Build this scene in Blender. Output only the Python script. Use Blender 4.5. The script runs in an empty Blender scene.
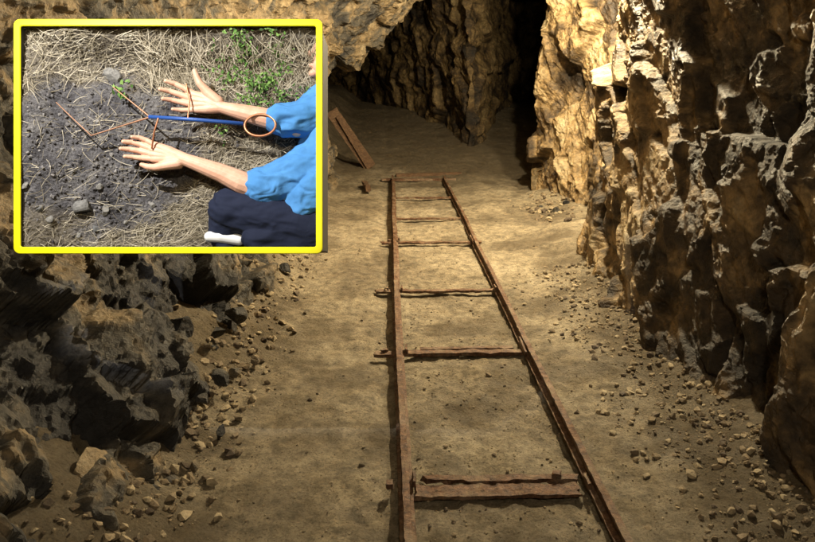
import bpy, bmesh, math, random
import numpy as np
from mathutils import Vector, Matrix, Euler
random.seed(7); RNG=np.random.default_rng(7)
S=bpy.context.scene
S.view_settings.view_transform='Standard'
try: S.view_settings.look='None'
except Exception: pass
S.view_settings.exposure=0

# ---------------------------------------------------------------- numpy noise
def h3(ix,iy,iz,seed):
    x=(ix.astype(np.int64)*73856093)^(iy.astype(np.int64)*19349663)^(iz.astype(np.int64)*83492791)^(seed*2654435)
    x&=0xffffffff
    x=((x>>16)^x)*0x45d9f3b&0xffffffff
    x=((x>>16)^x)*0x45d9f3b&0xffffffff
    x=(x>>16)^x
    return (x&0xffffff)/float(0xffffff)
def vnoise(P,seed=0):
    I=np.floor(P).astype(np.int64); f=P-I; f=f*f*f*(f*(f*6-15)+10)
    r=0
    for a in (0,1):
        for b in (0,1):
            for c in (0,1):
                w=(f[:,0] if a else 1-f[:,0])*(f[:,1] if b else 1-f[:,1])*(f[:,2] if c else 1-f[:,2])
                r=r+w*h3(I[:,0]+a,I[:,1]+b,I[:,2]+c,seed)
    return r*2-1
def fbm(P,seed=0,o=4,g=.5):
    r=0;a=1;t=0
    for i in range(o):
        r=r+a*vnoise(P*(2.03**i)+i*13.7,seed+i*31); t+=a; a*=g
    return r/t
def voro(P,seed=0):
    I=np.floor(P).astype(np.int64); n=len(P)
    best=np.full(n,1e9); sec=np.full(n,1e9); C=np.zeros((n,3)); ID=np.zeros(n)
    for a in (-1,0,1):
        for b in (-1,0,1):
            for c in (-1,0,1):
                J=I+np.array([a,b,c])
                q=np.stack([J[:,k]+h3(J[:,0],J[:,1],J[:,2],seed+k*17+1) for k in range(3)],1)
                d=((P-q)**2).sum(1)
                m=d<best
                sec=np.where(m,best,np.minimum(sec,d))
                C[m]=q[m]; ID[m]=h3(J[:,0],J[:,1],J[:,2],seed+99)[m]; best=np.where(m,d,best)
    return np.sqrt(best),np.sqrt(sec),C,ID
def ss(x,a,b):
    t=np.clip((x-a)/(b-a),0,1); return t*t*(3-2*t)
def facet(P,seed,k=.8,a=.5,sw=.07):
    F1,F2,C,ID=voro(P,seed)
    n=np.stack([np.sin(ID*91.7+i*2.1+seed) for i in range(3)],1)
    e=F2-F1
    d=((P-C)*n).sum(1)*k+(ID-.5)*a
    return d-.04*(1-ss(e,0,sw)),ID,e

# ---------------------------------------------------------------- mesh helpers
def link(o): S.collection.objects.link(o); return o
def mesh_np(name,V,F,mat=None,smooth=False,attrs=None):
    me=bpy.data.meshes.new(name); V=np.asarray(V,dtype=np.float32); F=np.asarray(F,dtype=np.int32)
    k=F.shape[1]
    me.vertices.add(len(V)); me.vertices.foreach_set('co',V.ravel())
    me.loops.add(F.size); me.loops.foreach_set('vertex_index',F.ravel())
    me.polygons.add(len(F)); me.polygons.foreach_set('loop_start',np.arange(0,F.size,k,dtype=np.int32))
    try: me.polygons.foreach_set('loop_total',np.full(len(F),k,dtype=np.int32))
    except Exception: pass
    me.polygons.foreach_set('use_smooth',np.full(len(F),smooth,dtype=bool))
    me.update(calc_edges=True); me.validate()
    if attrs:
        for nm,val in attrs.items():
            at=me.attributes.new(nm,'FLOAT','POINT'); at.data.foreach_set('value',np.asarray(val,dtype=np.float32))
    if mat: me.materials.append(mat)
    return link(bpy.data.objects.new(name,me))
def gridF(nu,nv,flip=False):
    i=np.arange(nu-1)[:,None]*nv+np.arange(nv-1)[None,:]
    i=i.ravel(); q=np.stack([i,i+1,i+nv+1,i+nv],1)
    return q[:,::-1] if flip else q

# ---------------------------------------------------------------- materials
class N:
    def __init__(s,name):
        s.m=bpy.data.materials.new(name); s.m.use_nodes=True; s.t=s.m.node_tree; s.n=s.t.nodes; s.l=s.t.links
        s.b=s.n['Principled BSDF']; s.co=s.n.new('ShaderNodeTexCoord').outputs['Object']
    def setin(s,sock,v):
        if isinstance(v,bpy.types.NodeSocket): s.l.new(v,sock)
        else: sock.default_value=v
    def map(s,scale=(1,1,1),rot=(0,0,0),src=None):
        n=s.n.new('ShaderNodeMapping'); s.l.new(src or s.co,n.inputs[0]); n.inputs['Scale'].default_value=scale; n.inputs['Rotation'].default_value=rot; return n.outputs[0]
    def noise(s,sc,det=6,rough=.6,dist=0,vec=None):
        n=s.n.new('ShaderNodeTexNoise'); s.l.new(vec or s.co,n.inputs['Vector']); n.inputs['Scale'].default_value=sc; n.inputs['Detail'].default_value=det
        n.inputs['Roughness'].default_value=rough; n.inputs['Distortion'].default_value=dist; return n.outputs['Fac']
    def vor(s,sc,feat='F1',vec=None,out='Distance'):
        n=s.n.new('ShaderNodeTexVoronoi'); n.feature=feat; s.l.new(vec or s.co,n.inputs['Vector']); n.inputs['Scale'].default_value=sc; return n.outputs[out]
    def ramp(s,f,pts):
        n=s.n.new('ShaderNodeValToRGB'); s.l.new(f,n.inputs[0]); e=n.color_ramp.elements
        while len(e)<len(pts): e.new(.5)
        for i,(p,c) in enumerate(pts):
            e[i].position=p; e[i].color=(c,c,c,1) if not hasattr(c,'__len__') else (*c,1)
        return n.outputs[0]
    def mix(s,f,a,b,mode='MIX'):
        n=s.n.new('ShaderNodeMix'); n.data_type='RGBA'; n.blend_type=mode
        s.setin(n.inputs[0],f)
        for k,v in ((6,a),(7,b)):
            if isinstance(v,tuple) and len(v)==3: v=(*v,1)
            s.setin(n.inputs[k],v)
        return n.outputs[2]
    def math(s,op,a,b=0):
        n=s.n.new('ShaderNodeMath'); n.operation=op; s.setin(n.inputs[0],a); s.setin(n.inputs[1],b); return n.outputs[0]
    def attr(s,nm):
        n=s.n.new('ShaderNodeAttribute'); n.attribute_name=nm; return n.outputs['Fac']
    def bump(s,h,strength=.5,dist=.01,prev=None):
        n=s.n.new('ShaderNodeBump'); s.l.new(h,n.inputs['Height']); n.inputs['Strength'].default_value=strength; n.inputs['Distance'].default_value=dist
        if prev: s.l.new(prev,n.inputs['Normal'])
        return n.outputs[0]
    def out(s,col,rough=.8,nrm=None,metal=0,spec=.5):
        if isinstance(col,tuple) and len(col)==3: col=(*col,1)
        s.setin(s.b.inputs['Base Color'],col); s.setin(s.b.inputs['Roughness'],rough); s.setin(s.b.inputs['Metallic'],metal)
        s.b.inputs['Specular IOR Level'].default_value=spec
        if nrm: s.l.new(nrm,s.b.inputs['Normal'])
        return s.m

def rock_mat(name,dark,mid,gold,pale,bias=0.,rot=(0,0,0),rlo=.35,rhi=.75,zgrey=0,bs=.8,st=(1.5,4,4)):
    k=N(name)
    strat=k.map(st,rot)
    f=k.math('ADD',k.math('MULTIPLY',k.noise(1.5,7,.62,.4),.55),k.math('MULTIPLY',k.noise(1.6,7,.62,.5,strat),.45))
    f=k.math('ADD',f,k.math('MULTIPLY',k.math('SUBTRACT',k.attr('cid'),.5),.22))
    f=k.math('ADD',f,bias)
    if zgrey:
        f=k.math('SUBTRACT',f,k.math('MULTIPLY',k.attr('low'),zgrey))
    c=k.ramp(f,[(.36,dark),(.45,mid),(.53,gold),(.68,pale)])
    fine=k.ramp(k.noise(24,6,.7,.3),[(.3,.5),(.6,1.12)])
    c=k.mix(1,c,fine,'MULTIPLY')
    cav=k.ramp(k.attr('edge'),[(0.,.6),(.08,1.)])  # crevice shade multiplied into the colour along facet edges
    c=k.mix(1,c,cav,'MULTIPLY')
    b=k.bump(k.noise(15,8,.68,.0),bs,.04)
    r=k.ramp(k.noise(5,2,.6),[(.35,rlo),(.65,rhi)])
    return k.out(c,r,b,0,.4)

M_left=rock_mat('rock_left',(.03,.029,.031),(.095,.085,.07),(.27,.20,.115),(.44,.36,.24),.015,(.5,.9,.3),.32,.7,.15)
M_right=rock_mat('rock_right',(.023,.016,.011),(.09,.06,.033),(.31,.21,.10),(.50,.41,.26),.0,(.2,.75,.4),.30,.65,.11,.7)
M_back=rock_mat('rock_back',(.02,.014,.009),(.07,.045,.022),(.20,.135,.06),(.30,.22,.11),-.01,(.8,.2,.5),.5,.85)  # darker tones paint the dimness of the far end into the rock

k=N('mine_floor_sand')
big=k.noise(1.1,5,.6,.3)
c=k.ramp(big,[(.35,(.27,.22,.15)),(.5,(.42,.35,.24)),(.68,(.54,.46,.33))])
c=k.mix(1,c,k.ramp(k.noise(14,8,.75),[(.36,.42),(.6,1.14)]),'MULTIPLY')
c=k.mix(k.ramp(k.noise(95,3,.7),[(.54,0.),(.64,.65)]),c,(.10,.075,.05))
c=k.mix(k.ramp(k.attr('painted_tone'),[(0.,0.),(1.,.80)]),c,(.10,.075,.045))
b=k.bump(k.noise(12,9,.80),1.,.045); b=k.bump(k.vor(70),.5,.006,b)
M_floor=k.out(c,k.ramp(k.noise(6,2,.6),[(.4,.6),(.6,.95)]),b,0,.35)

def stone_mat(name,a,bc,c3,rough=.8):
    k=N(name)
    c=k.ramp(k.attr('cid'),[(0.,a),(.5,bc),(1.,c3)])
    c=k.mix(1,c,k.ramp(k.noise(50,5,.7),[(.3,.6),(.65,1.15)]),'MULTIPLY')
    return k.out(c,rough,k.bump(k.noise(90,4,.7),.6,.006),0,.35)
M_gravel=stone_mat('gravel',(.08,.06,.045),(.22,.17,.11),(.40,.33,.22))

k=N('rust')
c=k.ramp(k.noise(42,8,.78),[(.34,(.022,.011,.007)),(.48,(.095,.045,.024)),(.60,(.20,.105,.055)),(.74,(.36,.26,.18))])
c=k.mix(k.ramp(k.noise(9,6,.7),[(.48,0.),(.64,.7)]),c,(.30,.235,.165))
M_rust=k.out(c,k.ramp(k.noise(18,2,.6),[(.35,.4),(.6,.8)]),k.bump(k.noise(80,6,.75),1.,.008),.2,.5)
k=N('old_wood')
g=k.map((1.5,22,22))
c=k.ramp(k.noise(6,7,.7,.5,g),[(.3,(.035,.02,.012)),(.5,(.12,.066,.036)),(.7,(.26,.17,.10))])
M_wood=k.out(c,.7,k.bump(k.noise(6,7,.7,.5,g),.9,.012),0,.4)

# ---------------------------------------------------------------- camera
TH=math.radians(16.4); PSI=math.radians(-1.53)
cam=bpy.data.cameras.new('camera'); co=link(bpy.data.objects.new('camera',cam)); S.camera=co
co.location=(0,0,1.5); co.rotation_euler=(math.pi/2-TH,0,PSI)
cam.sensor_width=36; cam.lens=36*700/815; cam.clip_end=200; cam.clip_start=.05

# ---------------------------------------------------------------- floor
def floor_z(x,y):
    P=np.stack([x,y,np.zeros_like(x)],1)
    z=.024*fbm(P*1.7,3,3)+.016*fbm(P*6,8,3)+.009*fbm(P*22,9,2)
    n=fbm(P*2.2,44,3)
    z=z+.34*ss(-x+.12*n,.62,1.25)+.12*ss(x+.14*n,1.25,1.75)*(y<6.2)+.03*ss(x+.1*n,.85,1.2)
    z=z+.10*ss(x+.1*n,1.45,1.95)*ss(y,6.2,6.6)*ss(-y,-8.6,-8)
    z=z+.15*np.clip(y-9.3,0,4.5)
    z=z-.012*np.exp(-((x+.03)/.06)**2)
    return z
ny,nx=740,360
yy=-1.5+23.5*(np.linspace(0,1,ny)**1.6)
u=np.linspace(-1,1,nx); xx=.35+np.sign(u)*np.abs(u)**1.5*4.6
Y,X=np.meshgrid(yy,xx,indexing='ij'); X=X.ravel();Y=Y.ravel(); Z=floor_z(X,Y)
P=np.stack([X,Y,Z],1)
painted_tone=np.clip(.9*ss(-Y+.8*fbm(P*1.2,5,4),-3.8,-1.6)*(.4+1.2*fbm(P*2.5,77,4))+.8*ss(-X+.3*fbm(P*3,71,3),.55,.95)*ss(-Y,-7,-3)+.8*ss(X+.3*fbm(P*3,72,3),.95,1.4)*ss(-Y,-6.5,-4)+.65*ss(fbm(P*3.1,73,5),.06,.32)+1.25*ss(Y+.8*fbm(P*1.2,6,3),8.3,10.6),0,1.25)  # damp mottling, plus far-end shade painted into the floor colour
mesh_np('ground',P,gridF(ny,nx,True),M_floor,True,{'painted_tone':painted_tone})

# ---------------------------------------------------------------- rock walls
def interp_sections(keys,ny,nv,yfun):
    Ys=np.array([k_[0] for k_ in keys]); A=np.array([k_[1] for k_ in keys],float)
    M=A.shape[1]; tt=np.linspace(0,M-1,nv); ys=yfun
    out=np.zeros((len(ys),nv,3))
    sm=np.zeros((len(ys),M,2))
    for m in range(M):
        for c in range(2): sm[:,m,c]=np.interp(ys,Ys,A[:,m,c])
    i=np.clip(np.floor(tt).astype(int),0,M-2); f=tt-i
    p0=sm[:,np.clip(i-1,0,M-1)];p1=sm[:,i];p2=sm[:,i+1];p3=sm[:,np.clip(i+2,0,M-1)]
    f=f[None,:,None]
    q=.5*((2*p1)+(-p0+p2)*f+(2*p0-5*p1+4*p2-p3)*f*f+(-p0+3*p1-3*p2+p3)*f**3)
    out[:,:,0]=q[:,:,0]; out[:,:,1]=ys[:,None]; out[:,:,2]=q[:,:,1]
    return out
def blur(D,n):
    for _ in range(n):
        E=np.pad(D,1,mode='edge')
        D=(E[:-2,1:-1]+E[2:,1:-1]+E[1:-1,:-2]+E[1:-1,2:]+2*E[1:-1,1:-1])/6
    return D
def rockify(G,name,mat,inward,amp=1.,seed=1,R=(0,0,0),an=(1,1,1),w=(.10,.20,.085,.032,.012),low=None,sw=.07,nb=3):
    nu,nv,_=G.shape
    du=np.gradient(G,axis=0); dv=np.gradient(G,axis=1)
    n=np.cross(du,dv); n/=np.linalg.norm(n,axis=2,keepdims=True)+1e-9
    P=G.reshape(-1,3); n=n.reshape(-1,3)
    if ((n*np.array(inward)).sum(1)).mean()<0: n=-n
    Rm=np.array(Euler(R).to_matrix())
    W=P+.10*np.stack([fbm(P*1.6,seed+i*5,3) for i in range(3)],1)+.012*np.stack([fbm(P*8,seed+40+i*5,2) for i in range(3)],1)
    Q=(W@Rm)*np.array(an)
    d1,i1,e1=facet(Q*1.5,seed+1,a=.35,sw=sw); d2,i2,e2=facet(Q*4.0,seed+2,a=.35,sw=sw); d3,i3,e3=facet(Q*10,seed+3,a=.35,sw=sw*1.5)
    d4,i4,e4=facet(Q*24,seed+4,a=.3,sw=.15)
    big=blur((w[1]*d1+w[2]*d2).reshape(nu,nv),nb).ravel(); med=blur((w[3]*d3).reshape(nu,nv),1).ravel()
    d=w[0]*fbm(P*.9,seed+9,3)+big+med+w[4]*d4+.007*fbm(P*30,seed+11,3)
    d*=amp
    P2=P+n*d[:,None]
    cid=np.clip(.4*i1+.4*i2+.2*i3+.0,0,1)
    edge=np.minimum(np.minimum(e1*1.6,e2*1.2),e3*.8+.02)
    lw=low(P) if low else np.zeros(len(P))
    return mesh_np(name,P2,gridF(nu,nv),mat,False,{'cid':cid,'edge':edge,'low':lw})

def L(*p): return list(p)
lk=[(-2,L((-.65,-.3),(-.95,.25),(-1.35,.75),(-1.68,1.3),(-1.75,2.1),(-1.2,3.1))),
    (1.2,L((-.65,-.3),(-.95,.25),(-1.32,.72),(-1.68,1.3),(-1.75,2.1),(-1.2,3.1))),
    (3.0,L((-.68,-.3),(-.95,.25),(-1.28,.65),(-1.60,1.3),(-1.65,2.0),(-1.2,3.0))),
    (4.5,L((-.72,-.3),(-.93,.25),(-1.15,.65),(-1.40,1.2),(-1.45,1.9),(-1.0,3.0))),
    (7.6,L((-.78,-.3),(-.88,.3),(-.98,.8),(-1.02,1.3),(-.90,2.0),(.0,3.0))),
    (9.3,L((-.68,-.3),(-.76,.4),(-.78,.9),(-.62,1.42),(.0,1.86),(.75,2.6))),
    (9.8,L((-1.1,-.2),(-1.2,.5),(-1.1,1.0),(-.9,1.55),(-.2,2.1),(.9,2.8))),
    (10.3,L((-3.5,-.0),(-3.2,.6),(-3,1.2),(-2.6,1.8),(-1,2.5),(.9,3.0)))]
ysL=np.concatenate([np.linspace(-2,1,60,endpoint=False),1+9.3*np.linspace(0,1,640)**1.25])
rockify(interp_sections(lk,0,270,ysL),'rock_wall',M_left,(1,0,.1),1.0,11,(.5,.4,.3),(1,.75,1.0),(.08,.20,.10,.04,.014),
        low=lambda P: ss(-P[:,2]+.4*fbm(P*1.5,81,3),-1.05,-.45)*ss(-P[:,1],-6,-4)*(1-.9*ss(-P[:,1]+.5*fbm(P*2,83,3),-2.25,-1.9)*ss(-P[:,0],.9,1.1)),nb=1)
zl=[-.3,.3,1.0,1.6,2.2,3.2]
def rs(y,xs): return (y,[(x,z) for x,z in zip(xs,zl)])
rk=[rs(-2,[1.5,1.65,1.85,1.9,1.85,1.5]),rs(1.6,[1.55,1.65,1.85,1.92,1.9,1.5]),rs(2.4,[1.45,1.58,1.75,1.85,1.82,1.5]),
    rs(3.1,[1.36,1.46,1.66,1.78,1.78,1.5]),rs(4.4,[1.42,1.48,1.57,1.66,1.72,1.7]),rs(5.3,[1.62,1.62,1.62,1.64,1.68,1.75]),
    rs(5.9,[2.0,2.05,2.15,2.25,2.35,2.3]),rs(7.2,[1.93,2.02,2.10,2.22,2.35,2.4]),rs(8.35,[1.72,1.70,1.70,1.72,1.76,1.8]),
    rs(8.8,[1.95,1.95,1.95,1.95,1.95,1.95]),rs(9.8,[2.5,2.5,2.5,2.5,2.5,2.5])]
ysR=np.concatenate([np.linspace(-2,1.5,60,endpoint=False),1.5+8.3*np.linspace(0,1,680)**1.1])
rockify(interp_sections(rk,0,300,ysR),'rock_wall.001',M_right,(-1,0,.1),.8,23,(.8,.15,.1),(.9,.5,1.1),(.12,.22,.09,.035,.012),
        low=lambda P: ss(-P[:,1]+.7*fbm(P*1.2,85,3),-4.3,-3.0)*(1-.8*ss(P[:,2]+.3*fbm(P*2,86,3),1.5,1.9)),sw=.05,nb=2)  # near lower wall painted darker, upper edge highlight left golden
bp=np.array([(2.3,9.3),(2.75,12),(3.7,17),(3.2,17.4),(2.2,13.8),(1.45,11.35),(1.27,11.0),(1.12,11.6),(.9,12.4),(.6,13.2),(.1,14.5),(-.8,17.5),(-1.8,20),(-4.2,20.5)])
t=np.linspace(0,len(bp)-1,520); bx=np.interp(t,range(len(bp)),bp[:,0]); by=np.interp(t,range(len(bp)),bp[:,1])
zz=np.linspace(-.3,3.9,190); G=np.zeros((520,190,3)); G[:,:,0]=bx[:,None];G[:,:,1]=by[:,None];G[:,:,2]=zz[None]
G[:,:,0]+=-.08*np.clip(zz-1.2,0,2)[None]
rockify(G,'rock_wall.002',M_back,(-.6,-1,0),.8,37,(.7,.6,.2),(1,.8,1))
bp=np.array([(-3.4,10.0),(-3.6,14),(-4.0,20.8)])
t=np.linspace(0,2,120); G=np.zeros((120,90,3)); G[:,:,0]=np.interp(t,range(3),bp[:,0])[:,None];G[:,:,1]=np.interp(t,range(3),bp[:,1])[:,None];G[:,:,2]=np.linspace(-.3,3.9,90)[None]
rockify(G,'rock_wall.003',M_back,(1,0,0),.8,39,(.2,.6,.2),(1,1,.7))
cy=np.linspace(-2,21,380); cx=np.linspace(-4.4,4.2,170)
cz=np.interp(cy,[-2,6.8,8.2,9.3,10.5,15,21],[3.05,3.05,3.0,2.8,2.9,3.1,3.3])
G=np.zeros((380,170,3)); G[:,:,0]=cx[None];G[:,:,1]=cy[:,None];G[:,:,2]=cz[:,None]
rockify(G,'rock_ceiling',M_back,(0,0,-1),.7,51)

# ---------------------------------------------------------------- stones
def ico(sub):
    bm=bmesh.new(); bmesh.ops.create_icosphere(bm,subdivisions=sub,radius=1)
    V=np.array([v.co[:] for v in bm.verts]); F=np.array([[v.index for v in f.verts] for f in bm.faces]); bm.free(); return V,F
def stone_variants(sub,n,seed):
    V,F=ico(sub); out=[]
    for i in range(n):
        W=V.copy()
        r=np.random.default_rng(seed+i)
        for _ in range(11):
            d=r.normal(size=3); d/=np.linalg.norm(d); h=r.uniform(.35,.8)
            s=W@d; m=s>h; W[m]-=(s[m]-h)[:,None]*d
        W+=.04*r.normal(size=W.shape) if sub<3 else .05*np.stack([fbm(V*4+i,seed+q,4) for q in range(3)],1)
        W*=r.uniform(.6,1.2,3); out.append(W)
    return out,F
def rotm(r):
    q=r.normal(size=4); q/=np.linalg.norm(q); w,x,y,z=q
    return np.array([[1-2*(y*y+z*z),2*(x*y-z*w),2*(x*z+y*w)],[2*(x*y+z*w),1-2*(x*x+z*z),2*(y*z-x*w)],[2*(x*z-y*w),2*(y*z+x*w),1-2*(x*x+y*y)]])
def stones(name,pos,size,mat,sub=1,seed=1,flat=.7,cs=(0,1)):
    var,F=stone_variants(sub,10,seed); r=np.random.default_rng(seed); Vs=[];Fs=[];Cs=[]; o=0
    for p,s in zip(pos,size):
        W=var[r.integers(10)]@rotm(r).T*s; W[:,2]*=flat; Vs.append(W+p); Fs.append(F+o); o+=len(W); Cs.append(np.full(len(W),cs[0]+(cs[1]-cs[0])*r.random()))
    V=np.concatenate(Vs); C=np.concatenate(Cs)
    return mesh_np(name,V,np.concatenate(Fs),mat,False,{'cid':C,'edge':np.ones(len(V)),'low':np.full(len(V),.6)})
def scatter(n,fn,smin,smax,pw=2.5,seed=1):
    r=np.random.default_rng(seed); x,y=fn(r,n); s=smin+(smax-smin)*r.random(n)**pw
    z=floor_z(x,y)+s*.2; return np.stack([x,y,z],1),s
sets=[scatter(4200,lambda r,n:(r.uniform(-.75,1.5,n),1.6+7*r.random(n)**1.8),.002,.008,2.5,2),
      scatter(2000,lambda r,n:(1.25-.26*np.abs(r.normal(size=n))+.25,1.7+3.4*r.random(n)**1.3),.005,.030,3,3),
      scatter(1600,lambda r,n:(-.82+.11*r.normal(size=n),1.6+5*r.random(n)**1.2),.005,.038,2.8,4),
      scatter(700,lambda r,n:(r.uniform(.1,.72,n),1.7+5*r.random(n)**1.6),.003,.013,2.5,5),
      scatter(110,lambda r,n:(1.68+.13*r.normal(size=n),7.1+.4*r.normal(size=n)),.015,.06,1.8,6),
      scatter(45,lambda r,n:(r.uniform(-.6,1.3,n),2+6*r.random(n)),.010,.022,2,8)]
stones('gravel',np.concatenate([a for a,b in sets]),np.concatenate([b for a,b in sets]),M_gravel,1,5)
bl=[(-.93,2.55,.20,.11),(-.78,2.95,.12,.07),(-1.0,3.1,.3,.12),(-.74,2.35,.05,.04),(-.84,3.6,.2,.08),(-.7,3.35,.05,.04),(-.82,4.3,.16,.06),(-.75,4.9,.08,.05),
    (-.66,2.75,.03,.03),(-.7,2.6,.05,.04),(-.8,2.75,.12,.05),(-.75,3.15,.07,.045),(-.88,3.35,.2,.06),(-1.0,2.1,.22,.09),(-1.05,2.35,.3,.08),(1.72,7.0,.06,.06),(1.62,7.3,.04,.04),(1.85,7.2,.12,.07)]
stones('boulder',[np.array(b_[:3]) for b_ in bl],[b_[3] for b_ in bl],M_left,4,66,.9)

# ---------------------------------------------------------------- track
track=link(bpy.data.objects.new('mine_rail_track',None))
prof=[(-.027,0),(.027,0),(.027,.008),(.007,.013),(.007,.036),(.013,.040),(.013,.051),(-.013,.051),(-.013,.040),(-.007,.036),(-.007,.013),(-.027,.008)]
def rail(nm,x0,seed,yend=9.45):
    ys=np.linspace(.6,yend,900); m=len(prof)
    wob=.010*fbm(np.stack([ys*.9,ys*0+seed,ys*0],1),seed,2); zob=.008*fbm(np.stack([ys*1.1,ys*0+seed,ys*0],1),seed+5,2)
    V=np.zeros((len(ys),m,3))
    for j,(a,b_) in enumerate(prof):
        V[:,j,0]=x0+a+wob+.003*fbm(np.stack([ys*34,ys*0+j*3.1,ys*0],1),seed+j,3); V[:,j,1]=ys; V[:,j,2]=.026+b_+zob+.002*fbm(np.stack([ys*34,ys*0+j*3.1,ys*0],1),seed+j+30,3)
    V=V.reshape(-1,3)
    i=np.arange(len(ys)-1)[:,None]*m; j=np.arange(m)[None]; jn=(j+1)%m
    F=np.stack([(i+j),(i+jn),(i+m+jn),(i+m+j)],-1).reshape(-1,4)
    o=mesh_np(nm,V,F,M_rust); o.parent=track; return o
rail('rail_left',.050,3); rail('rail_right',.738,9,9.3)
def plank(nm,c,size,rz=0,ry=0,rx=0,mat=M_wood,parent=track,seg=(24,5,3),rough=.006,seed=0):
    nx_,ny_,nz_=seg
    V=[];F=[];idx={}
    def vid(i,j,k_):
        key=(i,j,k_)
        if key not in idx: idx[key]=len(V); V.append(((i/nx_-.5),(j/ny_-.5),(k_/nz_-.5)))
        return idx[key]
    for i in range(nx_):
        for j in range(ny_):
            F.append((vid(i,j,0),vid(i,j+1,0),vid(i+1,j+1,0),vid(i+1,j,0))); F.append((vid(i,j,nz_),vid(i+1,j,nz_),vid(i+1,j+1,nz_),vid(i,j+1,nz_)))
        for k_ in range(nz_):
            F.append((vid(i,0,k_),vid(i+1,0,k_),vid(i+1,0,k_+1),vid(i,0,k_+1))); F.append((vid(i,ny_,k_),vid(i,ny_,k_+1),vid(i+1,ny_,k_+1),vid(i+1,ny_,k_)))
    for j in range(ny_):
        for k_ in range(nz_):
            F.append((vid(0,j,k_),vid(0,j,k_+1),vid(0,j+1,k_+1),vid(0,j+1,k_))); F.append((vid(nx_,j,k_),vid(nx_,j+1,k_),vid(nx_,j+1,k_+1),vid(nx_,j,k_+1)))
    V=np.array(V)*np.array(size)
    o3=np.stack([fbm(V*22+seed*7.3+q*3,seed+q,3) for q in range(3)],1)
    V=V+o3*rough*np.array([3,1.6,1])
    V=V@np.array(Euler((rx,ry,rz)).to_matrix()).T+np.array(c)
    o=mesh_np(nm,V,F,mat); o.parent=parent; return o
sl=[(3.45,-.08,.77,.045,.020),(4.52,-.09,.76,.045,.016),(5.87,-.07,.79,.05,.016),(6.85,.02,.76,.045,.016),(8.0,.02,.77,.05,.016),(9.35,-.1,.9,.08,.03)]
for i,(y,a,b_,w,h) in enumerate(sl):
    plank('sleeper_%d'%(i+1),((a+b_)/2,y,.026),(b_-a,w,h),rz=.02*math.sin(i*3.1),mat=M_rust,seed=i+3,rough=.007,seg=(60,5,2))
plank('sleeper_7',(.40,2.258,.028),(.57,.034,.020),rz=-.015,seed=21,mat=M_rust,seg=(60,5,3),rough=.008); plank('sleeper_8',(.385,2.195,.022),(.60,.075,.014),rz=.01,seed=22,seg=(60,6,2),mat=M_rust,rough=.008)
plank('sleeper_9',(.41,3.50,.030),(.50,.03,.014),rz=.03,seed=24,mat=M_rust)
plank('sleeper_10',(.55,9.6,.05),(.9,.08,.05),rz=.1,seed=25)
for i,(x,y) in enumerate([(.712,5.87),(.712,3.47),(.083,5.9),(.083,3.45),(.715,4.5),(.08,4.5),(.083,2.23),(.71,2.2)]):
    plank('fishplate_%d'%i,(x,y,.054),(.010,.22 if i<2 else .07,.025),mat=M_rust,seg=(2,8,3),rough=.003,seed=40+i)
for i,(x,y) in enumerate([(.0,2.22),(-.03,3.46),(-.02,4.52),(.62,2.26),(.0,5.9)]):
    plank('rail_spike_%d'%i,(x,y,.04),(.028,.03,.022),rz=i,mat=M_rust,seg=(5,5,3),rough=.006,seed=60+i)
pl=link(bpy.data.objects.new('leaning_plank',None))
plank('board',(-.52,9.9,.50),(.95,.035,.17),ry=math.radians(56),rz=math.radians(10),parent=pl,seed=31)
plank('board_batten',(-.49,9.86,.46),(.85,.03,.05),ry=math.radians(60),rz=math.radians(12),parent=pl,seed=33)
pb=link(bpy.data.objects.new('broken_timber',None))
plank('timber',(-.28,8.7,.05),(.06,.55,.05),rz=.12,parent=pb,seed=35,seg=(3,18,3))

# ================================================================ overlaid inset built as a framed case, square to the camera
PS=2.2/700
PM=Matrix.Translation((-.691,2.249,1.284))@Euler((math.pi/2-TH,0,PSI)).to_matrix().to_4x4()@Matrix.Scale(PS,4)
OFF=Vector((-7,4,0))
def A(px,py,z): return (px-169+OFF.x,137-py+OFF.y,z)
HX,HY=148.5,112
def place(o): o.matrix_world=PM; return o
def clip(o,zlo=-62,ext=0):
    bm=bmesh.new(); bm.from_mesh(o.data)
    for c_,n_ in (((HX+ext,0,0),(1,0,0)),((-HX-ext,0,0),(-1,0,0)),((0,HY,0),(0,1,0)),((0,-HY,0),(0,-1,0)),((0,0,zlo),(0,0,-1))):
        g=bm.verts[:]+bm.edges[:]+bm.faces[:]
        bmesh.ops.bisect_plane(bm,geom=g,plane_co=c_,plane_no=n_,clear_outer=True)
    bm.to_mesh(o.data); bm.free()
def simple(name,col,rough=.6,bs=None,spec=.4,metal=0,var=None):
    k=N(name); c=col
    if var: c=k.mix(k.ramp(k.noise(var[0],4,.65),[(.35,0.),(.65,1.)]),col,var[1])
    return k.out(c,rough,k.bump(k.noise(bs[0],5,.6,bs[3] if len(bs)>3 else 0),bs[1],bs[2]) if bs else None,metal,spec)
M_yel=simple('yellow_paint',(1.0,.93,.0),.5)
M_case=simple('case_metal',(.05,.05,.05),.6)
k=N('mound_soil')
c=k.ramp(k.noise(.045,7,.7),[(.35,(.06,.056,.058)),(.5,(.12,.113,.115)),(.68,(.21,.195,.18))])
c=k.mix(k.attr('painted_tone'),c,(.20,.165,.115))
c=k.mix(1,c,k.ramp(k.noise(.5,6,.75),[(.35,.45),(.62,1.25)]),'MULTIPLY')
M_soil=k.out(c,.95,k.bump(k.noise(.6,6,.75),1.,.006),0,.1)
def straw_mat(name,a,b_,c_):
    k=N(name); return k.out(k.ramp(k.attr('cid'),[(0.,a),(.5,b_),(1.,c_)]),.8,None,0,.2)
M_straw=straw_mat('dry_straw',(.11,.09,.055),(.31,.26,.175),(.60,.53,.40))
M_leaf=straw_mat('green_leaf',(.03,.06,.015),(.09,.19,.035),(.22,.34,.09))
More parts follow.
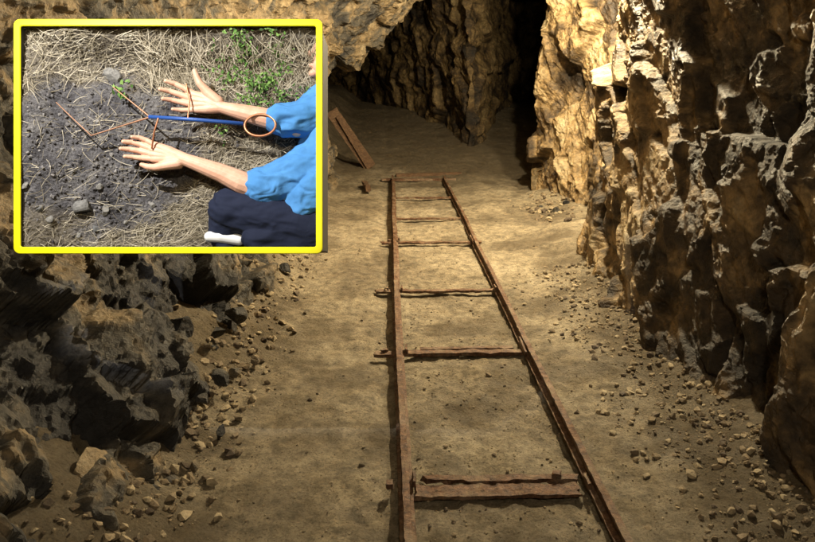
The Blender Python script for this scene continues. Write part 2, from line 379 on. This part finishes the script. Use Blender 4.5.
M_skin=simple('skin',(.70,.42,.29),.5,(.25,.35,.003),.4,0,(.05,(.58,.31,.20)))
M_shirt=simple('blue_shirt',(.08,.25,.53),.9,(.12,.5,.004,.5),.15,0,(.03,(.06,.20,.44)))
M_pants=simple('navy_trousers',(.012,.016,.035),.85,(.12,.5,.004,.5),.2)
M_shoe=simple('white_shoe',(.75,.75,.73),.5)
M_hair=simple('black_hair',(.012,.01,.009),.6,(.8,.8,.01))
M_blue=simple('blue_grip',(.02,.07,.26),.35,(.6,.2,.002))
M_copper=simple('copper_wire',(.42,.17,.08),.4,None,.5,.6)
M_brass=simple('brown_rod',(.30,.15,.08),.45,None,.5,.4)

def rrect(a,b_,r_,n=8):
    out=[]
    for cx_,cy_,s in ((a-r_,b_-r_,0),(-a+r_,b_-r_,1),(-a+r_,-b_+r_,2),(a-r_,-b_+r_,3)):
        for i in range(n+1):
            t_=math.pi/2*(s+i/n); out.append((cx_+r_*math.cos(t_),cy_+r_*math.sin(t_)))
    return out
def ring_frame(name,loops,mat,smooth=False):
    V=[];n=0
    for a,b_,r_,z in loops:
        q=rrect(a,b_,r_); n=len(q); V+=[(x_,y_,z) for x_,y_ in q]
    F=[];m=len(loops)
    for l_ in range(m):
        for i in range(n):
            j=(i+1)%n; l2=(l_+1)%m
            F.append((l_*n+i,l_*n+j,l2*n+j,l2*n+i))
    return mesh_np(name,V,F,mat,smooth)
disp=link(bpy.data.objects.new('inset_case',None)); disp.matrix_world=PM
def child(o,p=disp):
    o.parent=p; o.matrix_parent_inverse=Matrix.Identity(4); return o
child(ring_frame('yellow_frame',[(154,116.8,6,-.5),(154.3,117.1,6.3,1.2),(153.8,116.6,5.8,1.9),(148.2,111.0,2.2,1.9),(147.6,110.4,2,1.4),(147.6,110.4,2,-.5)],M_yel))
child(ring_frame('case_side',[(151,114.5,2,-68),(151,114.5,2,-.7),(149.2,112.7,1,-.7),(149.2,112.7,1,-68)],M_case))
V=[(-150.9,-114.4,-69),(150.9,-114.4,-69),(150.9,114.4,-69),(-150.9,114.4,-69),(-150.9,-114.4,-73),(150.9,-114.4,-73),(150.9,114.4,-73),(-150.9,114.4,-73)]
child(mesh_np('case_back',V,[(0,1,2,3),(7,6,5,4),(0,4,5,1),(1,5,6,2),(2,6,7,3),(3,7,4,0)],M_case))
def tube_pts(pts,rad,seg=10,closed=False):
    V=[];F=[];n=len(pts); pts=[Vector(p) for p in pts]
    up=Vector((0.13,.2,1)).normalized()
    for i,p in enumerate(pts):
        if closed: d=pts[(i+1)%n]-pts[i-1]
        else: d=pts[min(i+1,n-1)]-pts[max(i-1,0)]
        d.normalize(); a=d.cross(up).normalized(); b_=d.cross(a)
        r=rad[i] if hasattr(rad,'__len__') else rad
        for s in range(seg):
            t_=2*math.pi*s/seg; V.append(p+a*math.cos(t_)*r+b_*math.sin(t_)*r)
    for i in range(n if closed else n-1):
        for s in range(seg):
            i2=(i+1)%n; F.append((i*seg+s,i*seg+(s+1)%seg,i2*seg+(s+1)%seg,i2*seg+s))
    return [tuple(v) for v in V],F
for i,y in enumerate((-60,60)):
    V,F=tube_pts([(-70,y,-70),(-90,y,-130),(-180,y,-190)],5,8); child(mesh_np('wall_bracket_%d'%i,V,F,M_case,True))

# soil relief
nu,nv=420,560
gx=np.linspace(-HX-.4,HX+.4,nv); gy=np.linspace(-HY-.4,HY+.4,nu); GY,GX=np.meshgrid(gy,gx,indexing='ij'); gx_=GX.ravel();gy_=GY.ravel()
def moundm(x,y):
    P=np.stack([x,y,x*0],1)
    return np.exp(-(((x+74)/98)**2+((y+12)/84)**2))+.22*fbm(P*.04,12,4)
def soil_z(x,y):
    P=np.stack([x,y,x*0],1)
    m=np.exp(-(((x+75)/75)**2+((y+8)/60)**2))
    z=-36+12*m+5*fbm(P*.02,3,3)+3.2*fbm(P*.07,4,4)+1.6*np.abs(fbm(P*.22,5,4))+1.0*fbm(P*.5,6,3)
    z=z-14*ss(x+10*fbm(P*.03,8,3),30,80)*ss(-y,-40,0)
    z=z+28*np.maximum(ss(-x,105,149),ss(y,80,112))
    return np.clip(z,-61,-2.)
sz=soil_z(gx_,gy_); P=np.stack([gx_,gy_,sz],1)
strawy=1-ss(moundm(gx_,gy_),.3,.5)
place(mesh_np('soil_mound',P,gridF(nu,nv,True),M_soil,True,{'painted_tone':strawy*.7}))
r=np.random.default_rng(4); n=3000
x=-80+64*r.normal(size=n); y=-12+50*r.normal(size=n); m_=(abs(x)<144)&(abs(y)<108); x=x[m_];y=y[m_]; s=.4+3.0*r.random(len(x))**4
k=N('soil_clod'); M_clod=k.out(k.ramp(k.attr('cid'),[(0.,(.05,.045,.045)),(.7,(.13,.12,.115)),(1.,(.26,.24,.22))]),.95,None,0,.15)
place(stones('soil_clods',np.stack([x,y,soil_z(x,y)+s*.3],1),s,M_clod,1,9,.9))
k=N('grey_stone'); M_gs=k.out(k.mix(1,k.ramp(k.attr('cid'),[(0.,(.12,.12,.118)),(1.,(.22,.205,.18))]),k.ramp(k.noise(.4,5,.7),[(.3,.5),(.6,1.1)]),'MULTIPLY'),.85,None,0,.3)
sp=[(78,209,11),(106,72,9.5),(42,212,7),(96,188,4.5),(148,206,6),(60,150,3.5),(120,225,4),(30,190,4.5),(160,215,3),(90,232,5),(175,62,4),(100,213,6),(48,222,5),(70,238,4)]
sp=[(A(a,b_,0),c_) for a,b_,c_ in sp]
place(stones('stone',[np.array([p[0],p[1],float(soil_z(np.array([p[0]]),np.array([p[1]]))[0])+s_*.25]) for p,s_ in sp],[s_ for p,s_ in sp],M_gs,3,14,.8))
def blades(name,roots,ang,ln,wd,lift,mat,seed,nseg=4,sag=.5,curl=.6):
    r=np.random.default_rng(seed); n=len(roots); cur=r.normal(size=n)*curl
    Vs=np.zeros((n,nseg+1,2,3)); p=roots.copy(); 
    for i in range(nseg+1):
        t_=i/nseg; a=ang+cur*t_
        w=wd*(1-.75*t_)
        nx_,ny_=-np.sin(a),np.cos(a)
        Vs[:,i,0]=p+np.stack([nx_*w,ny_*w,w*.3],1); Vs[:,i,1]=p-np.stack([nx_*w,ny_*w,w*.3],1)
        p=p+np.stack([np.cos(a)*ln/nseg,np.sin(a)*ln/nseg,lift*(1-2*sag*t_)/nseg],1)
    Vs=Vs.reshape(-1,3); Vs[:,0]=np.clip(Vs[:,0],-HX,HX); Vs[:,1]=np.clip(Vs[:,1],-HY,HY); Vs[:,2]=np.clip(Vs[:,2],-61,-1)
    b0=np.arange(n)[:,None]*(nseg+1)*2+np.arange(nseg)[None]*2; b0=b0.ravel()
    F=np.stack([b0,b0+1,b0+3,b0+2],1); cid=np.repeat(r.random(n),(nseg+1)*2)
    return place(mesh_np(name,Vs,F,mat,False,{'cid':cid}))
r=np.random.default_rng(10); n=14000
x=r.uniform(-HX,HX,n); y=r.uniform(-HY,HY,n)
m=moundm(x,y)
clump=.5+.9*fbm(np.stack([x,y,x*0],1)*.05,91,3)
keep=(r.random(n)<np.where(m<.36,clump+.2,.07))&~((x>20)&(y>-10)&(r.random(n)<.5))
x=x[keep];y=y[keep]; n=len(x)
ang=np.where(r.random(n)<.6,r.normal(size=n)*.5+.35,r.uniform(0,6.28,n))+np.where(r.random(n)<.5,math.pi,0)
blades('dry_grass',np.stack([x,y,soil_z(x,y)+.4],1),ang,6+20*r.random(n)**1.5,.14+.26*r.random(n),3+5*r.random(n),M_straw,3)
n=900; x=r.uniform(-30,145,n); y=60+45*r.random(n)
blades('dry_grass.001',np.stack([x,y-15,soil_z(x,y)+1],1),1.57+.6*r.normal(size=n),15+25*r.random(n),.2+.25*r.random(n),8+5*r.random(n),M_straw,5)
def weed(name,cx,cy,rx,ry,n,seed,lw=1.7,ll=5):
    r=np.random.default_rng(seed); nc=max(3,n//14); cc=np.stack([cx+rx*r.normal(size=nc)*.6,cy+ry*r.normal(size=nc)*.6],1)
    i=r.integers(nc,size=n); x=cc[i,0]+4.5*r.normal(size=n); y=cc[i,1]+4.5*r.normal(size=n)
    x=np.clip(x,-HX+4,HX-4); y=np.clip(y,-HY+4,HY-4)
    a=r.uniform(0,6.28,n); l=ll*(.5+r.random(n)); w=lw*(.5+.6*r.random(n)); z=soil_z(x,y)+4+10*r.random(n)
    d=np.stack([np.cos(a),np.sin(a),.6*r.normal(size=n)],1); q=np.stack([-np.sin(a),np.cos(a),.5*r.normal(size=n)],1); p=np.stack([x,y,z],1)
    V=np.stack([p,p+d*(l*.35)[:,None]+q*w[:,None],p+d*l[:,None],p+d*(l*.35)[:,None]-q*w[:,None]],1).reshape(-1,3)
    V[:,2]=np.clip(V[:,2],-60,-2); V[:,0]=np.clip(V[:,0],-HX,HX); V[:,1]=np.clip(V[:,1],-HY,HY)
    F=np.arange(n*4).reshape(n,4); return place(mesh_np(name,V,F,M_leaf,False,{'cid':np.repeat(r.random(n),4)}))
a=A(262,78,0); weed('green_weed',a[0],a[1],42,34,560,2,1.4,4.2)
a=A(236,52,0); weed('green_weed.001',a[0],a[1],14,16,130,6,1.4,4.2)
a=A(124,84,0); weed('green_weed.002',a[0],a[1],3,3,16,8,2.2,6)

# ---- man
def capsule_mesh(bm,p,q,r0,r1,seg=14,sq=None):
    p=Vector(p);q=Vector(q);d=q-p;Ln=d.length
    if Ln<1e-6: d=Vector((0,0,1))
    rot=d.to_track_quat('Z','Y').to_matrix()
    rings=[]
    for i in range(7):
        a=-math.pi/2+math.pi/2*i/6; rings.append((r0*math.sin(a),r0*math.cos(a)))
    for i in range(7):
        a=math.pi/2*i/6; rings.append((Ln+r1*math.sin(a),r1*math.cos(a)))
    prev=None
    for z,rr in rings:
        cur=[bm.verts.new(p+rot@Vector((max(rr,.01)*math.cos(2*math.pi*s/seg),max(rr,.01)*math.sin(2*math.pi*s/seg),z))) for s in range(seg)]
        if prev:
            for s in range(seg): bm.faces.new((prev[s],prev[(s+1)%seg],cur[(s+1)%seg],cur[s]))
        else: bm.faces.new(cur[::-1])
        prev=cur
    bm.faces.new(prev)
def body(name,chains,mat,vox=.6,smooth=6,ell=(),disp=None):
    bm=bmesh.new()
    for ch in chains:
        for a,b_ in zip(ch[:-1],ch[1:]): capsule_mesh(bm,a[:3],b_[:3],a[3],b_[3])
    for c_,rad,rt in ell:
        Mx=Matrix.Translation(c_)@Euler(rt).to_matrix().to_4x4()@Matrix.Diagonal((*rad,1))
        bmesh.ops.create_icosphere(bm,subdivisions=4,radius=1,matrix=Mx)
    me=bpy.data.meshes.new(name); bm.to_mesh(me); bm.free(); o=link(bpy.data.objects.new(name,me))
    md=o.modifiers.new('r','REMESH'); md.mode='VOXEL'; md.voxel_size=vox; md.use_smooth_shade=True
    ms=o.modifiers.new('s','SMOOTH'); ms.iterations=smooth; ms.factor=.5
    dg=bpy.context.evaluated_depsgraph_get(); dg.update(); m2=bpy.data.meshes.new_from_object(o.evaluated_get(dg))
    o.modifiers.clear(); o.data=m2; m2.materials.clear(); m2.materials.append(mat)
    nv_=len(m2.vertices)
    if disp:
        co_=np.zeros(nv_*3,np.float32); m2.vertices.foreach_get('co',co_); co_=co_.reshape(-1,3).astype(float)
        no_=np.zeros(nv_*3,np.float32); m2.vertices.foreach_get('normal',no_); no_=no_.reshape(-1,3)
        w_=co_*disp[0]*np.array([.7,1.3,1]); w_=w_+.6*np.stack([fbm(w_*1.0,5+q,1) for q in range(3)],1)
        d_=disp[1]*(1-2*np.sqrt(.01+fbm(w_,3,1)**2))+.3*disp[1]*fbm(w_*3,8,1)
        co_=co_+no_*d_[:,None]; m2.vertices.foreach_set('co',co_.astype(np.float32).ravel()); m2.update()
    for p in m2.polygons: p.use_smooth=True
    clip(o); return o
def C(*pts): return [(*A(a,b_,z),r_) for a,b_,z,r_ in pts]
man=link(bpy.data.objects.new('crouching_man',None)); man.matrix_world=PM
rh=[C((300,126,-22,11),(276,120,-18,10.6),(262,117,-16,9.8),(240,112,-14,7.6),(226,109,-13,6.0)),
    C((226,109,-13,6),(212,100,-13,5.2),(197,95.5,-14,4.2)), C((226,109,-13,5.8),(211,103,-13,5.2),(195.5,100.5,-14,4.2)),
    C((226,109,-13,5.8),(211,106,-13,5.0),(196,105.5,-14,4.0)), C((226,109,-13,5.6),(212,110,-13,5.2),(199,110.5,-14,3.8)),
    C((198,95.5,-14,3.4),(188,89.5,-12,3.0),(179,85.5,-10,2.6),(171.5,84,-5,2.1)),
    C((196,100.5,-14,3.5),(184,96,-12,3.1),(173.5,93,-9.5,2.7),(166,92.5,-4,2.1)),
    C((196.5,105.5,-14,3.3),(185,103.5,-12.5,2.9),(175.5,102,-10,2.55),(168.5,102,-5,2.0)),
    C((200,110.5,-14,3.0),(191,111.5,-13,2.6),(184,112,-11,2.3),(178,112,-7,1.9)),
    C((222,103,-13,6),(212,94,-10.5,5),(205,86,-8,3.8),(201.5,78.5,-7.5,3.2),(199.5,73,-8,2.4))]
lh=[C((290,198,-24,12.5),(262,191,-19,12.8),(245,185,-15,12),(226,176,-13,9.8),(202,167,-11,7.6),(187,161.5,-11,6.4)),
    C((187,161,-11,6.2),(172,153.5,-11,5.4),(158,147.5,-12,4.0)), C((187,161,-11,6.2),(171,156,-11,5.3),(155.5,152,-12,4.2)),
    C((187,161,-11,6.2),(171,159,-11,5.3),(155,156.8,-12,4.2)), C((187,161,-11,6.2),(172,162,-11,5.5),(157,161.5,-12,4.2)),
    C((158,147.5,-12,3.1),(149.5,142.5,-11,2.75),(143.5,140.5,-8.5,2.4),(138,140.5,-4,1.95)),
    C((156,152,-12,3.3),(144,147,-11,2.95),(136,145.2,-8,2.6),(129.5,145.5,-3,2.1)),
    C((156,156.8,-12,3.4),(143,153.5,-11,3.0),(134,152.3,-8,2.7),(127,152.5,-3,2.15)),
    C((157,161.5,-12,3.3),(145.5,160.8,-11,2.95),(137.5,160.3,-8,2.6),(131,160.3,-3.5,2.1)),
    C((182,166,-10,6),(170,168.5,-8,5),(160,171,-6.5,3.8),(153,170.5,-5,3.2),(147.5,168.5,-4.5,2.4))]
child(body('right_arm_and_hand',rh,M_skin,.45,2),man); child(body('left_arm_and_hand',lh,M_skin,.45,2),man)
child(body('shirt',[C((345,110,-50,36),(338,165,-48,44),(330,215,-46,36)),C((330,105,-38,27),(308,117,-26,19),(292,121,-20,16),(284,120,-19,15)),
     C((330,160,-40,32),(300,178,-30,25),(274,189,-22,21),(266,189,-20,19.5)),C((325,185,-30,28),(308,205,-28,24))],M_shirt,1.0,4,(),(.06,2.6)),man)
child(body('trousers',[C((345,235,-45,34),(300,226,-34,30),(255,216,-28,25),(232,212,-26,22.5)),C((232,212,-28,21),(222,235,-34,16),(228,262,-38,12)),
     C((300,240,-30,22),(262,240,-24,18))],M_pants,1.0,6,(),(.05,1.8)),man)
child(body('shoe',[C((240,243,-26,6),(222,240,-22,6.5),(211,240,-21,5.5))],M_shoe,.7,4),man)
child(body('head',[C((335,95,-38,13),(332,70,-34,12)),C((331,68,-30,12),(330,62,-28,14))],M_skin,.8,4,
     [(A(334,48,-32),(21,25,19),(0,0,.1)),(A(315,50,-26),(4,4,4),(0,0,0)),(A(316,62,-28),(4,2.5,5),(0,0,0)),(A(317,70,-28),(5,4,5),(0,0,0))]),man)
child(body('hair',[],M_hair,.8,3,[(A(340,36,-34),(22,22,21),(0,0,0))]),man)

# ---- dowsing rod
rod=link(bpy.data.objects.new('dowsing_rod',None)); rod.matrix_world=PM
def tb(nm,pts,r_,mat,closed=False,seg=10):
    V,F=tube_pts([A(*p) for p in pts],r_,seg,closed); return child(mesh_np(nm,V,F,mat,True),rod)
tb('blue_tube',[(154.5,120.5,-3,),(155,120.5,-3),(200,123,-5),(249,126.5,-7),(249.5,126.5,-7)],[.3,1.9,2.1,2.0,.3],M_blue)
tb('ring',[(267+15.5*math.cos(t_),129+11.5*math.sin(t_),-3+3*math.sin(t_)) for t_ in np.linspace(0,2*math.pi,48,endpoint=False)],1.3,M_copper,True)
tb('fork_1',[(156,120.5,-3),(138,106,-4),(118,90,-6)],[1.0,.8,.6],M_brass)
tb('fork_2',[(156,121,-3),(125,130,-5),(95,138.5,-8),(76,121,-9),(58,104,-11)],[1.0,.8,.7,.6,.5],M_brass)
tb('loop_1',[(165,122,-2),(161,137,-1),(157,152,-6)],.9,M_copper)
tb('loop_2',[(194,122,-4),(195,104,-6),(191,86,-8)],.8,M_copper)

# ---------------------------------------------------------------- lamps
def lamp(nm,loc,power,col,rad=.05,kind='POINT'):
    l=bpy.data.lights.new(nm,kind); l.energy=power; l.color=col; l.shadow_soft_size=rad
    o=link(bpy.data.objects.new(nm,l)); o.location=loc; return o
W=(1.0,.84,.54)
lamp('mine_lamp',(1.85,6.75,2.75),300,W)
lamp('mine_lamp.001',(1.42,5.3,2.75),740,W,.04)
lamp('fill_lamp',(.15,-.5,2.6),105,(1,.86,.62),.05)  # unseen fill light added behind the camera to brighten the foreground
Lp=Vector((-1.22,1.256,2.40))
sl_=lamp('added_inset_spot',Lp,270,(1,.99,.97),.008,'SPOT'); sl_.data.spot_size=math.radians(80); sl_.data.spot_blend=.05  # unseen spot added to give the inset its daylight look
tgt=PM@Vector((0,0,0)); sl_.rotation_euler=(tgt-Lp).to_track_quat('-Z','Y').to_euler()
cs=[PM@Vector((sx*158,sy*121,0)) for sx,sy in ((-1,-1),(1,-1),(1,1),(-1,1))]
co2=[PM@Vector((sx*158*3.2,sy*121*3.6,0)) for sx,sy in ((-1,-1),(1,-1),(1,1),(-1,1))]
V=[tuple(Lp+(c_-Lp)*.15) for c_ in cs]+[tuple(Lp+(c_-Lp)*.15) for c_ in co2]+[tuple(Lp+(c_-Lp)*.15-(tgt-Lp)*.2) for c_ in co2]
F=[]
for i in range(4): j=(i+1)%4; F.append((i,j,4+j,4+i)); F.append((4+i,4+j,8+j,8+i))
mesh_np('added_beam_mask',V,F,M_case)  # unseen plate added to cut the spot beam to the frame
w=bpy.data.worlds.new('World'); S.world=w; w.use_nodes=True
nt=w.node_tree; sk=nt.nodes.new('ShaderNodeTexSky'); sk.sky_type='NISHITA'; sk.sun_disc=False; sk.sun_elevation=math.radians(20); sk.sun_rotation=math.radians(120)
nt.links.new(sk.outputs[0],nt.nodes['Background'].inputs[0]); nt.nodes['Background'].inputs[1].default_value=.003
